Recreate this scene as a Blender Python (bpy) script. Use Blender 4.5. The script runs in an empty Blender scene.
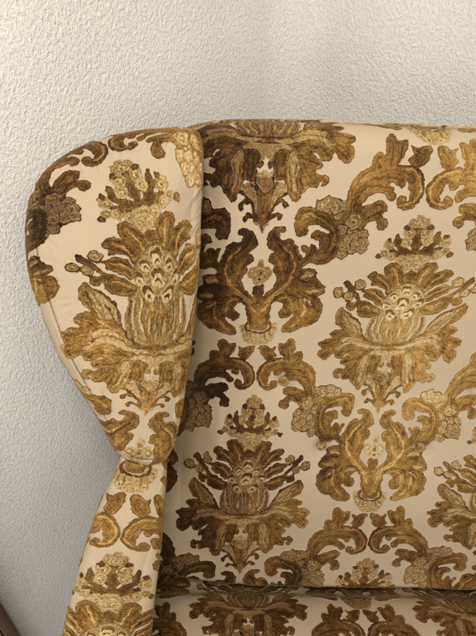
import numpy as np, math
# ------------------------------------------------------------------
#  DAMASK REPEAT  (drawn as half-motif outlines, mirrored + half-dropped)
# ------------------------------------------------------------------
NU, NV = 480, 1400           # raster cells of the half repeat: u 0..1, v 0..1
_ax2 = ([185,213,240,262,290,304,327,347,385,400,440,503,545,575],
        [425,423,418,413,406,402,392,388,378,377,373,369,367,363])
_ax1 = ([141,210,275,335,370,415,465,517,560],[267,262,260,258,256,254,248,243,239])
CROPS = {  # drawing sheets: origin, scale, column, v-fit
 'E':(325,150,4.76,2,'up'), 'A':(316,100,2.975,2,'up'), 'N':(360,190,4.76,2,'mid'),
 'K':(320,250,4.76,2,'mid'), 'J':(310,330,4.76,2,'mid'), 'F':(370,390,4.76,2,'mid'),
 'C':(300,480,4.76,2,'mid'), 'H':(240,210,4.76,1,'c1'), 'G':(250,250,4.76,1,'c1'),
 'Q':(300,390,4.76,2,'mid'), 'X':(0,0,1,2,'mid'), 'R':(290,290,4.76,2,'mid'), 'W':(290,190,5.95,2,'mid'),
}
def to_uv(crop, pts):
    x0,y0,s,col,fit = CROPS[crop]
    out=[]
    for (px,py) in pts:
        x=x0+px/s; y=y0+py/s
        ax=np.interp(y,*( _ax2 if col==2 else _ax1))
        u=(x-ax)/(0.094*(1886-y))
        v=6336*(1/(1886-y)-1/1701)
        if fit=='up': v=np.interp(v,[-.2,-.0433,.0533,.25],[-.22,-.07,.0306,.24])
        elif fit=='mid': v=np.interp(v,[-.05,.0533,.25,1.2],[-.06,.045,.25,1.2])
        elif fit=='c1': v=np.interp(v+.5,[.4,.594,.615,.7765,.85,.8828,.92,1.008,1.2],[.39,.565,.585,.760,.84,.885,.93,1.03,1.22])
        out.append((u,v))
    a=np.array(out)
    if a[:,0].mean()<0: a[:,0]*=-1
    return a
def smooth(p,closed=True,n=6,sharp=0.0):
    p=np.asarray(p,float); m=len(p); out=[]
    rng=range(m) if closed else range(m-1)
    for i in rng:
        if closed: p0,p1,p2,p3=p[i-1],p[i],p[(i+1)%m],p[(i+2)%m]
        else: p0,p1,p2,p3=p[max(i-1,0)],p[i],p[i+1],p[min(i+2,m-1)]
        for k in range(n):
            t=k/n
            out.append(.5*((2*p1)+(-p0+p2)*t+(2*p0-5*p1+4*p2-p3)*t*t+(-p0+3*p1-3*p2+p3)*t**3))
    if not closed: out.append(p[-1])
    return np.array(out)
class Ras:
    def __init__(s):
        s.vel=np.zeros((NV,NU),np.float32); s.loop=s.vel.copy(); s.tone=s.vel.copy()+.5
    def copies(s,a):
        for par in (0,1):
            for sg in (1,-1):
                for m in (-2,-1,0,1,2):
                    if (m%2)!=par: continue
                    for k in (-2,-1,0,1):
                        b=a.copy(); b[:,0]=sg*a[:,0]+m; b[:,1]=a[:,1]+k+.5*par
                        yield b*np.array([NU,NV])
    def put(s,mask,sl,kind,tone):
        if kind=='V': s.vel[sl][mask]=1; s.loop[sl][mask]=0; s.tone[sl][mask]=tone
        elif kind=='L': s.vel[sl][mask]=0; s.loop[sl][mask]=1; s.tone[sl][mask]=tone
        elif kind=='N': s.vel[sl][mask]=0; s.loop[sl][mask]=0
        elif kind=='T': s.tone[sl][mask]=s.tone[sl][mask]*.25+tone*.75
    def poly(s,a,kind,tone):
        for b in s.copies(a):
            x0=max(int(b[:,0].min())-1,0); x1=min(int(b[:,0].max())+2,NU)
            y0=max(int(b[:,1].min())-1,0); y1=min(int(b[:,1].max())+2,NV)
            if x0>=x1 or y0>=y1: continue
            X,Y=np.meshgrid(np.arange(x0,x1)+.5,np.arange(y0,y1)+.5)
            c=np.zeros(X.shape,bool)
            for i in range(len(b)):
                (ax,ay),(bx,by)=b[i-1],b[i]
                if ay==by: continue
                c^=((ay>Y)!=(by>Y))&(X<(bx-ax)*(Y-ay)/(by-ay)+ax)
            s.put(c,(slice(y0,y1),slice(x0,x1)),kind,tone)
    def line(s,a,w0,w1,kind,tone):
        for b in s.copies(a):
            w=max(w0,w1)
            x0=max(int(b[:,0].min()-w)-1,0); x1=min(int(b[:,0].max()+w)+2,NU)
            y0=max(int(b[:,1].min()-w)-1,0); y1=min(int(b[:,1].max()+w)+2,NV)
            if x0>=x1 or y0>=y1: continue
            X,Y=np.meshgrid(np.arange(x0,x1)+.5,np.arange(y0,y1)+.5)
            c=np.zeros(X.shape,bool); n=len(b)-1
            for i in range(n):
                d=b[i+1]-b[i]; L=max((d**2).sum(),1e-6)
                t=np.clip(((X-b[i,0])*d[0]+(Y-b[i,1])*d[1])/L,0,1)
                r=(w0+(w1-w0)*(i+t)/n)
                c|=(X-b[i,0]-t*d[0])**2+(Y-b[i,1]-t*d[1])**2<r*r
            s.put(c,(slice(y0,y1),slice(x0,x1)),kind,tone)
def box(a,r):
    for ax in (0,1):
        k=2*r+1
        p=np.concatenate([np.take(a,range(-r-1,0),ax) if ax==0 else np.take(a,range(r,-1,-1),ax), a,
                          np.take(a,range(0,r),ax) if ax==0 else np.take(a,range(a.shape[1]-1,a.shape[1]-1-r,-1),ax)],ax)
        c=np.cumsum(p,ax,dtype=np.float64)
        n=a.shape[ax]
        a=((np.take(c,range(k,k+n),ax)-np.take(c,range(0,n),ax))/k).astype(np.float32)
    return a
R=Ras()
def V(c,pts,t=.5): R.poly(smooth(to_uv(c,pts)),'V',t)
def L(c,pts,t=.8): R.poly(smooth(to_uv(c,pts)),'L',t)
def Nn(c,pts): R.poly(smooth(to_uv(c,pts)),'N',0)
def S(c,pts,w0,w1=None,kind='V',t=.3):
    if kind=='T': w0*=1.35; w1=(w1 or w0)*1.25
    R.line(smooth(to_uv(c,pts),False,5),w0,w0 if w1 is None else w1,kind,t)
def O(c,x,y,r,kind='L',t=.8,lobes=0,rot=0.):
    n=30 if lobes else 16
    pts=[]
    for i in range(n):
        a=2*math.pi*i/n; q=r*(1+(.07*math.cos(lobes*a+rot) if lobes else 0))
        pts.append((x+q*math.cos(a),y+q*math.sin(a)))
    R.poly(to_uv(c,pts),kind,t)
def berry(c,x,y,r,t=.8):
    k=1.0 if c=='N' else 1.12
    r*=1.06; O(c,x,y,r*k,'V',.5,5,x); O(c,x,y,r*.93,'L',t,5,x); O(c,x+.1*r,y,r*.62,'L',t-.22); O(c,x,y,r*.42,'L',t+.1); O(c,x-.1*r,y+.1*r,r*.17,'L',t-.4)
# ---- loop (uncut, pale) grounds laid first: grape bands outside the volutes
L('F',[(262,22),(300,14),(335,28),(372,60),(392,100),(398,140),(392,175),(370,200),(335,222),(300,240),(312,205),(335,170),(345,120),(335,72),(295,42)],.5)
for x,y,r in [(275,22,22),(330,25,26),(372,70,24),(410,118,20),(385,150,18),(398,188,22),(352,212,20),(362,112,20),(366,178,20),(300,40,18),(345,55,18)]: berry('F',x,y,r,.8)
# ---- big C scroll
V('E',[(80,345),(95,300),(108,250),(115,200),(133,150),(163,115),(200,96),(240,86),(300,80),(345,74),(390,82),(430,105),(458,145),(469,190),(460,230),(437,262),(402,281),(368,281),(345,263),(342,242),(352,226),(370,222),(384,233),(386,250),(398,248),(403,220),(400,190),(392,165),(380,150),(373,155),(374,172),(366,186),(350,189),(340,178),(328,164),(308,157),(295,165),(303,180),(322,190),(336,212),(334,234),(320,245),(303,240),(290,222),(265,212),(235,213),(208,226),(188,245),(172,272),(160,300),(150,330),(135,360)],.52)
V('E',[(150,345),(165,312),(172,285),(195,268),(235,257),(270,251),(295,260),(303,277),(296,296),(276,304),(270,312),(290,322),(303,340),(302,362),(288,376),(265,381),(250,371),(256,350),(250,336),(228,335),(202,348),(185,368),(165,385)],.46)
S('E',[(385,262),(425,250),(448,215),(450,180),(438,145),(412,115),(380,98),(335,90)],2.4,1.5,'T',.95)
S('E',[(375,272),(430,258),(463,210),(460,165),(430,113),(390,88),(335,78),(280,84)],2.0,1.5,'T',.28)
S('E',[(205,160),(225,150),(270,140),(330,140),(368,155)],1.6,1.2,'T',.2)
S('E',[(145,300),(150,250),(165,210),(195,185),(250,180),(300,185)],2.,1.2,'T',.2)
S('E',[(192,175),(215,158)],2.4,1.5,'N',0)
S('E',[(120,300),(125,250),(140,190),(175,145),(230,115),(300,110)],2.6,1.5,'T',.68)
S('E',[(180,300),(215,280),(260,272)],2.,1.2,'T',.75)
S('E',[(205,330),(240,305),(275,300)],2.,1.2,'T',.2)
# rosette and grapes at the foot of the scroll
for x,y,r in [(142,340,33),(60,268,30),(20,250,24),(182,402,24),(150,410,22),(180,436,24),(148,445,24),(170,470,22),(100,265,18)]: berry('E',x,y,r,.78)
# ---- volute hook
V('F',[(163,78),(170,45),(198,26),(245,30),(285,45),(325,62),(350,95),(352,140),(342,185),(322,220),(297,246),(255,254),(228,245),(195,265),(165,300),(150,290),(150,262),(175,242),(200,222),(206,205),(190,176),(205,168),(216,186),(226,168),(241,165),(252,180),(262,190),(268,165),(262,148),(246,142),(235,140),(246,118),(272,112),(302,124),(308,118),(296,102),(270,95),(240,88),(215,92),(222,112),(206,130),(180,131),(162,112)],.48)
S('F',[(308,128),(312,150),(300,182),(278,208)],1.6,1,'T',.15)
S('F',[(180,90),(190,60),(225,50),(275,70),(318,100),(328,140),(310,190)],2.4,1.4,'T',.66)
S('F',[(245,130),(280,128),(290,150),(280,180),(262,210)],1.8,1,'T',.65)
S('F',[(215,235),(238,205),(246,178)],1.6,1,'T',.2)
# ---- B: S-curved frame
V('H',[(121,150),(130,120),(152,93),(185,80),(210,88),(214,106),(200,115),(186,112),(184,130),(200,150),(232,145),(262,172),(275,205),(290,240),(288,275),(272,300),(285,296),(330,298),(360,302),(373,318),(368,330),(372,345),(405,392),(380,420),(350,430),(365,460),(400,480),(390,520),(340,560),(230,560),(130,560),(95,575),(95,462),(105,430),(132,402),(160,378),(178,345),(174,318),(160,293),(163,265),(146,255),(133,232),(145,210),(168,206),(150,195),(127,175)],.44)
S('H',[(200,180),(235,215),(255,255),(262,290),(240,335),(200,380),(160,410),(120,445)],2.6,2,'T',.85)
S('H',[(150,120),(165,150),(190,185),(220,215),(232,260),(225,300)],2.6,1.5,'T',.16)
S('H',[(235,165),(262,205),(278,250)],2.,1.4,'T',.2)
S('H',[(165,235),(185,250),(195,280),(205,330)],2.,1.4,'T',.62)
# negative cut below S (open areas round the arms)
Nn('G',[(82,350),(97,318),(97,285),(113,255),(140,245),(160,255),(166,275),(150,285),(140,300),(146,320),(170,328),(195,318),(208,300),(216,312),(200,335),(176,354),(160,378),(165,396),(200,400),(260,400),(330,350),(400,330),(420,480),(200,480),(110,460),(70,400)])
V('G',[(47,384),(14,378),(5,350),(-10,320),(30,280),(80,262),(105,272),(98,300),(92,330),(82,358),(72,380)],.48)
V('G',[(200,300),(215,312),(200,336),(176,354),(160,378),(166,395),(200,396),(240,385),(280,365),(301,338),(303,310),(296,292),(320,316),(345,322),(353,300),(352,268),(336,244),(310,235),(332,230),(358,212),(340,190),(300,180),(276,184),(250,200),(215,250)],.5)
L('G',[(240,150),(262,150),(300,148),(308,135),(290,125),(265,125)],.8)
S('G',[(255,165),(290,160),(312,140)],1.6,1.2,'T',.15)
L('G',[(262,245),(290,262),(310,278),(290,250),(268,238)],.85)
L('G',[(285,215),(320,212),(335,205),(300,198),(270,205)],.82)
S('G',[(265,235),(265,300),(240,340),(205,370)],3.6,1.8,'T',.85)
S('G',[(150,235),(190,235),(205,265),(205,300)],2.2,1.5,'T',.8)
S('G',[(75,345),(100,285),(130,230),(180,215),(225,235),(238,280)],2.2,1.4,'T',.18)
S('G',[(60,300),(110,235),(170,190),(200,140)],2.4,1.6,'T',.8)
S('G',[(235,215),(270,230),(300,262),(325,300)],1.6,1,'T',.15)
# crest leaves above the scroll
V('C',[(150,240),(118,235),(108,205),(115,186),(135,184),(150,195),(148,160),(158,130),(180,126),(196,150),(215,144),(231,150),(222,182),(205,205),(185,225)],.5)
V('C',[(240,160),(262,172),(285,160),(316,160),(308,190),(288,218),(262,222),(238,202),(250,186)],.5)
S('C',[(175,220),(178,180),(172,148)],1.8,1,'T',.2); S('C',[(195,212),(208,185),(215,160)],1.6,1,'T',.25)
S('C',[(140,232),(128,212),(124,196)],1.6,1,'T',.25); S('C',[(262,212),(275,195),(298,172)],1.6,1,'T',.25)
# drop + little fleur
V('G',[(47,166),(22,172),(22,205),(36,232),(44,256),(50,256),(58,232),(71,205),(70,178)],.3)
L('G',[(47,44),(60,60),(64,80),(86,84),(105,104),(100,128),(78,150),(60,166),(47,168),(34,166),(16,150),(-6,128),(-11,104),(8,84),(30,80),(34,60)],.78)
O('G',88,108,15,'L',.6); O('G',88,108,9,'L',.9); O('G',47,75,10,'L',.55); O('G',47,112,16,'L',.62); O('G',47,112,8,'V',.35); O('G',47,140,7,'V',.3); O('G',70,135,8,'L',.55)
# shell fan under the cup
L('G',[(47,396),(85,388),(110,352),(132,350),(135,375),(122,402),(104,428),(80,442),(47,448),(20,442),(-20,420),(-38,375),(-38,350),(-16,352),(10,388)],.74)
for px,py in [(124,372),(112,405),(88,426),(62,436)]: O('G',px,py,11,'L',.92); O('G',px,py,5,'L',.5)
S('G',[(96,345),(104,362),(88,384),(47,397)],4.5,5.,'V',.34)
S('G',[(92,392),(104,415)],2,1,'T',.3); S('G',[(70,400),(76,428)],2,1,'T',.3); S('G',[(112,370),(128,385)],2,1,'T',.3)
Nn('G',[(47,388),(20,384),(20,388),(47,393),(74,388),(74,384)])
# ---- bouquet
berry('N',268,126,20,.75); berry('N',330,128,20,.75); berry('N',300,108,20,.8); berry('N',299,138,26,.82)
S('N',[(298,168),(285,215),(272,262),(262,310)],7,10,'V',.38)
S('N',[(225,205),(248,235),(268,270)],4,6,'V',.36)
V('N',[(192,180),(180,190),(172,215),(173,240),(190,268),(215,286),(240,303),(250,290),(245,272),(220,255),(203,232),(198,205)],.33)
berry('N',225,228,26,.8); berry('N',245,182,30,.78); O('N',236,158,15,'V',.34)
berry('N',143,242,27,.78); O('N',147,214,12,'V',.34); S('N',[(150,268),(185,280),(215,298),(238,318)],4,6,'V',.36)
berry('N',155,302,24,.8); S('N',[(188,290),(180,300)],3,3,'V',.35); berry('N',118,286,18,.7); O('N',88,300,14,'V',.38)
for x,y,r in [(200,326,24),(235,318,20),(270,330,34),(268,362,34),(232,352,24)]: berry('N',x,y,r,.8)
V('N',[(222,396),(240,388),(262,396),(264,420),(255,440),(236,450),(222,430)],.36)
# ---- sprouts
L('J',[(318,232),(250,232),(225,240),(240,262),(268,300),(295,345),(285,355),(300,372),(313,402),(326,372),(345,355)],.74)
for pts in ([(306,352),(300,305),(290,262),(276,232)],[(302,356),(282,312),(256,280),(230,262)],[(275,300),(248,290),(228,296)],[(304,358),(276,338),(252,330)]): S('J',pts,4.6,3.2,'V',.36)
O('J',228,306,11,'V',.36); O('J',248,343,10,'V',.36); O('J',230,263,7,'V',.36)
V('J',[(298,262),(295,300),(302,345),(310,372),(316,390),(322,372),(338,345),(345,262)],.55)
O('J',322,236,33,'V',.28); O('J',322,236,27,'L',.66)
L('J',[(290,190),(322,196),(350,190),(356,214),(322,208),(288,214)],.9)
S('J',[(322,270),(320,330)],1.8,1.,'T',.3)
# ---- flower: pale cup, pistil
L('K',[(405,150),(365,165),(325,200),(292,240),(280,285),(245,312),(212,355),(200,400),(208,440),(245,460),(300,470),(330,470),(400,440)],.60)
for pts in ([(238,335),(214,390),(232,445)],[(292,330),(268,385),(288,448)],[(335,340),(306,400),(318,445)],[(372,325),(340,375),(338,430)]): S('K',pts,3.4,1.6,'V',.45)
for pts in ([(232,335),(222,385),(235,435)],[(262,325),(244,380),(262,440)],[(300,340),(280,395),(298,445)],[(345,350),(318,390),(320,440)],[(385,330),(350,400),(345,455)]): S('K',pts,2.0,1.4,'T',.4)
for pts in ([(248,330),(232,385),(248,437)],[(285,330),(262,390),(282,440)],[(322,350),(300,400),(310,440)]): S('K',pts,2.,1.4,'T',1.0)
V('K',[(375,345),(350,375),(352,410),(340,435),(330,460),(370,440),(392,400)],.5)
L('K',[(372,380),(362,400),(358,425),(372,410)],.8)
for x,y,r in [(406,200,24),(348,225,20),(306,266,22),(388,262,27),(322,312,25)]:
    O('K',x,y-2,r*1.18,'L',.82); O('K',x,y-3,r*.96,'V',.36); O('K',x,y+r*.35,r*.82,'L',.95); O('K',x,y+r*.5,r*.42,'V',.34); O('K',x,y+r*.72,r*.28,'L',.9)
S('K',[(405,158),(362,172),(318,210),(290,250)],2.2,1.8,'T',.3)
# petals
V('K',[(350,188),(338,155),(318,120),(309,90),(320,60),(352,52),(384,70),(402,110),(402,145),(388,165),(368,178)],.44)
V('K',[(310,212),(293,182),(266,166),(232,160),(240,142),(225,120),(236,101),(266,95),(302,112),(330,150),(342,192),(328,204)],.44)
V('K',[(284,258),(262,262),(242,242),(215,226),(200,212),(206,200),(190,188),(215,180),(252,178),(286,200),(302,228),(298,245)],.44)
V('K',[(160,292),(168,268),(158,250),(176,236),(205,240),(250,266),(275,284),(268,308),(225,321),(195,318),(170,306)],.42)
for pts in ([(368,165),(362,120),(345,80)],[(318,195),(300,150),(265,120)],[(288,240),(262,210),(222,196)],[(255,290),(215,270),(182,262)]): S('K',pts,2.6,1.6,'T',.8)
for pts in ([(350,160),(338,120),(325,95)],[(300,180),(280,152),(248,140)],[(388,150),(388,110),(370,80)],[(328,180),(318,145),(290,115)],[(285,218),(255,192)]): S('K',pts,1.8,1.2,'T',.2)
S('K',[(195,260),(175,225),(155,195),(138,170),(124,140)],6,4,'V',.38)
V('K',[(110,150),(122,127),(140,150),(152,180),(135,185)],.38)
V('K',[(114,262),(130,240),(156,246),(165,262),(150,272),(142,284),(122,278)],.42)
for x,y,r in [(78,190,26),(125,214,23),(180,158,26)]: O('K',x,y,r,'V',.3); berry('K',x+2,y-3,r*.85,.8)
# ---- great leaves
V('X',[(338.9,305.5),(334,309),(331,314),(330.5,322),(334,326),(337,329),(330,329),(324.5,330.7),(323,334),(328.8,338.5),(320,339),(311.5,343.5),(313,347),(316,349.5),(311,353),(311,359.5),(316,363),(322.6,358.6),(327,355),(328.5,360.5),(334.8,361),(341.5,356.3),(351,354.8),(344.7,357),(336,362),(333.8,366.5),(339.4,368),(334,372.5),(328,371.5),(324.3,375.2),(325.8,380.4),(330.6,380),(328.5,377),(332,376),(333,381.5),(341.5,380.4),(344.7,386),(351,391.3),(355.2,386),(360.4,379.4),(363.6,375.6),(370,377),(374.5,372),(374.5,367.5),(379.3,368),(381.5,364),(379.3,359.6),(382.5,354),(388,350),(389,343),(380,345.5),(369.8,343.5),(360.5,337),(356.8,327),(354,319.5),(350,315),(345,311.5)],.5)
L('R',[(235,95),(262,115),(290,140),(312,170),(315,205),(290,200),(250,195),(232,150)],.72)
S('R',[(232,90),(250,130),(262,175),(270,205)],2,1.2,'T',.35); S('R',[(262,118),(295,130),(312,160),(318,200)],1.8,1.2,'V',.2)
S('R',[(275,160),(298,190),(310,212)],1.8,1.5,'V',.28)
L('R',[(215,240),(260,226),(310,235),(345,262),(400,272),(440,275),(400,285),(340,280),(285,262),(240,262)],.78)
L('R',[(185,285),(235,255),(270,262),(230,275),(200,292)],.74)
L('R',[(330,325),(355,320),(352,345),(330,375),(318,410),(302,445),(288,440),(300,400),(305,360)],.76)
L('R',[(385,290),(430,290),(470,300),(470,350),(440,330),(400,310),(360,312)],.8)
S('R',[(110,250),(150,258),(200,250)],1.6,1.2,'T',.25); S('R',[(115,325),(160,290),(210,275)],1.8,1.2,'T',.25)
S('R',[(195,325),(230,300),(290,295),(360,300)],1.8,1.2,'T',.22); S('R',[(225,355),(270,340),(320,325)],1.6,1.2,'T',.25)
S('R',[(215,425),(260,385),(300,350)],1.8,1.2,'T',.25); S('R',[(365,400),(372,360),(380,320)],1.6,1.2,'T',.25)
S('R',[(270,455),(300,410),(315,360)],1.6,1.2,'T',.22); S('R',[(165,205),(200,215),(240,225)],1.6,1.2,'T',.25)
S('R',[(320,215),(360,245),(410,262),(460,268)],2.4,2,'T',.2)
for pts in ([(150,330),(160,285),(182,245),(225,215)],[(120,330),(128,270),(150,215),(185,165),(240,140)],[(250,120),(310,105),(365,112),(405,140),(425,180)]): S('E',pts,1.2,.8,'T',.2)
for pts in ([(185,300),(230,275),(285,268)],[(190,335),(220,318),(262,305),(290,330)]): S('E',pts,1.2,.8,'T',.22)
for pts in ([(185,62),(215,42),(262,52),(308,78),(340,120),(330,180),(300,220)],[(200,75),(240,65),(290,90),(322,130)],[(205,225),(225,200),(232,175)],[(165,270),(200,245),(215,215)]): S('F',pts,1.2,.9,'T',.2)
for pts in ([(205,260),(225,230),(228,190)],[(215,300),(250,260),(255,225)],[(150,105),(175,140),(205,165)],[(285,330),(320,320),(355,325)],[(300,350),(350,365),(385,385)],[(225,460),(270,430),(310,420)],[(300,400),(340,415),(370,440)]): S('H',pts,1.3,.8,'T',.2)
for pts in ([(130,260),(160,262),(180,290),(172,315)],[(255,250),(300,285),(335,305)],[(250,230),(300,225),(335,250)],[(220,300),(250,330),(225,375)],[(275,240),(285,300),(270,345)]): S('G',pts,1.3,.8,'T',.2)
for pts in ([(360,150),(350,100),(338,70)],[(374,150),(372,105),(362,75)],[(312,190),(290,160),(258,130)],[(322,188),(310,150),(280,108)],[(290,232),(262,196),(225,188)],[(280,250),(252,225),(228,215)],[(262,300),(220,300),(185,285)],[(258,278),(225,255),(190,245)]): S('K',pts,1.1,.8,'T',.22)
for pts in ([(210,150),(230,180),(250,205)],[(222,110),(240,160),(262,195)],[(170,200),(215,205),(262,215)],[(112,262),(160,248),(205,238)],[(118,300),(150,280),(185,262)],[(120,330),(170,300),(200,285)],[(200,325),(225,305),(262,288)],[(230,350),(265,345),(305,335)],[(180,410),(200,395),(215,400)],[(235,430),(270,395),(310,355)],[(262,440),(285,400),(300,370)],[(285,460),(310,430),(320,390)],[(340,430),(350,390),(360,345)],[(375,405),(390,370),(395,330)],[(400,370),(412,345),(415,320)],[(215,262),(270,245),(330,250)],[(250,300),(310,285),(380,285)]): S('R',pts,1.2,.8,'T',.2)
for pts in ([(355,350),(335,390),(322,430)],[(300,262),(350,280),(420,282)],[(240,205),(290,225),(350,255)]): S('R',pts,1.6,1.,'T',.85)
# ---- post
def grow(m,r,t):
    return (box(m,r)>t)
newv=grow(R.vel,4,.34)&(R.loop<.5); add=newv&(R.vel<.5)
R.tone[add]=.42; R.vel[add]=1
vel=box(R.vel,1); loop=box(R.loop,1)
wide=box(box(R.vel,4),4); any_=np.maximum(R.vel,R.loop)
tone=box(R.tone,1)
w7=box(box(R.vel,6),6)
edge=np.clip((1-wide)*1.9,0,1)*R.vel
w12=box(box(R.vel,10),10)
tone=tone-.02*R.vel-.08*box(edge,1)+.13*np.exp(-((w7-.84)/.06)**2)*R.vel-.07*np.exp(-((w12-.90)/.035)**2)*R.vel+.05*np.clip((w12-.95)/.05,0,1)*R.vel
w2=box(R.loop,3); tone=np.clip(tone-.08*np.clip((1-w2)*1.8,0,1)*R.loop*box((R.vel+R.loop<.5).astype(np.float32),3),0,1)
FIELD=np.stack([vel,loop,tone],-1)
def sample(u,v):
    u=np.mod(u,2.); u=np.where(u>1,2-u,u); v=np.mod(v,1.)
    x=np.clip(u*NU-.5,0,NU-1.001); y=v*NV-.5
    x0=np.floor(x).astype(int); y0=np.floor(y).astype(int)
    fx=(x-x0)[...,None]; fy=(y-y0)[...,None]
    y1=(y0+1)%NV; y0=y0%NV
    return (FIELD[y0,x0]*(1-fx)+FIELD[y0,x0+1]*fx)*(1-fy)+(FIELD[y1,x0]*(1-fx)+FIELD[y1,x0+1]*fx)*fy
import bpy, bmesh
rng=np.random.default_rng(7)
K=.88                                  # metres per drawing unit
CAMZ=1.30
PITCH,ROLL,REC=math.radians(38),math.radians(2.2),math.radians(21.4)
F=np.array([0,math.cos(PITCH),-math.sin(PITCH)]); R0=np.array([1.,0,0]); U0=np.array([0,math.sin(PITCH),math.cos(PITCH)])
RR=R0*math.cos(ROLL)+U0*math.sin(ROLL); UU=U0*math.cos(ROLL)-R0*math.sin(ROLL)
def ray(x,y): return F+RR*(x-238)/500.-UU*(y-318)/500.
BUP=np.array([0,math.sin(REC),math.cos(REC)]); BN=np.array([0,-math.cos(REC),math.sin(REC)])
P0=.72*ray(238,318)
CX=.217                                 # chair centre line
def W(a):                               # drawing units -> metres, z up from the floor
    a=np.asarray(a,float)*K
    return a+np.array([0,0,CAMZ])
sc=bpy.context.scene; COL=sc.collection
PERU,PERV=.194,.58        # drawing units of cloth per half repeat (u) and repeat (v)
# ------------------------------------------------------------------ noise
def vnoise(x,y,seed=0):
    r=np.random.default_rng(seed).random((64,64)).astype(np.float32)
    x0=np.floor(x).astype(int); y0=np.floor(y).astype(int); fx=x-x0; fy=y-y0
    fx=fx*fx*(3-2*fx); fy=fy*fy*(3-2*fy)
    g=lambda i,j:r[(y0+j)%64,(x0+i)%64]
    return (g(0,0)*(1-fx)+g(1,0)*fx)*(1-fy)+(g(0,1)*(1-fx)+g(1,1)*fx)*fy
def fbm(x,y,seed=0,o=3):
    s=0;a=.5
    for i in range(o): s=s+a*(vnoise(x*2**i,y*2**i,seed+i)-.5); a*=.55
    return s
# ------------------------------------------------------------------ materials
def newmat(name):
    m=bpy.data.materials.new(name); m.use_nodes=True; nt=m.node_tree
    for n in list(nt.nodes): nt.nodes.remove(n)
    o=nt.nodes.new('ShaderNodeOutputMaterial'); b=nt.nodes.new('ShaderNodeBsdfPrincipled')
    nt.links.new(b.outputs[0],o.inputs[0]); return m,nt,b
def N_(nt,t,**k):
    n=nt.nodes.new(t)
    for a,v in k.items():
        if a.startswith('i_'): n.inputs[a[2:].replace('_',' ')].default_value=v
        else: setattr(n,a,v)
    return n
def math_(nt,op,a,b=None,c=None,clamp=False):
    n=nt.nodes.new('ShaderNodeMath'); n.operation=op; n.use_clamp=clamp
    for i,v in enumerate((a,b,c)):
        if v is None: continue
        if hasattr(v,'links') or hasattr(v,'is_linked'): nt.links.new(v,n.inputs[i])
        else: n.inputs[i].default_value=v
    return n.outputs[0]
def mixc(nt,f,a,b,mode='MIX'):
    n=nt.nodes.new('ShaderNodeMix'); n.data_type='RGBA'; n.blend_type=mode
    for s,v in ((n.inputs[0],f),(n.inputs[6],a),(n.inputs[7],b)):
        if hasattr(v,'is_linked'): nt.links.new(v,s)
        else: s.default_value=v if not isinstance(v,tuple) else (*v,1)
    return n.outputs[2]
def ramp(nt,f,stops):
    n=nt.nodes.new('ShaderNodeValToRGB'); nt.links.new(f,n.inputs[0]); e=n.color_ramp.elements
    while len(e)<len(stops): e.new(.5)
    for q,(p,c) in zip(e,stops): q.position=p; q.color=(*c,1)
    return n.outputs[0]
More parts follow.
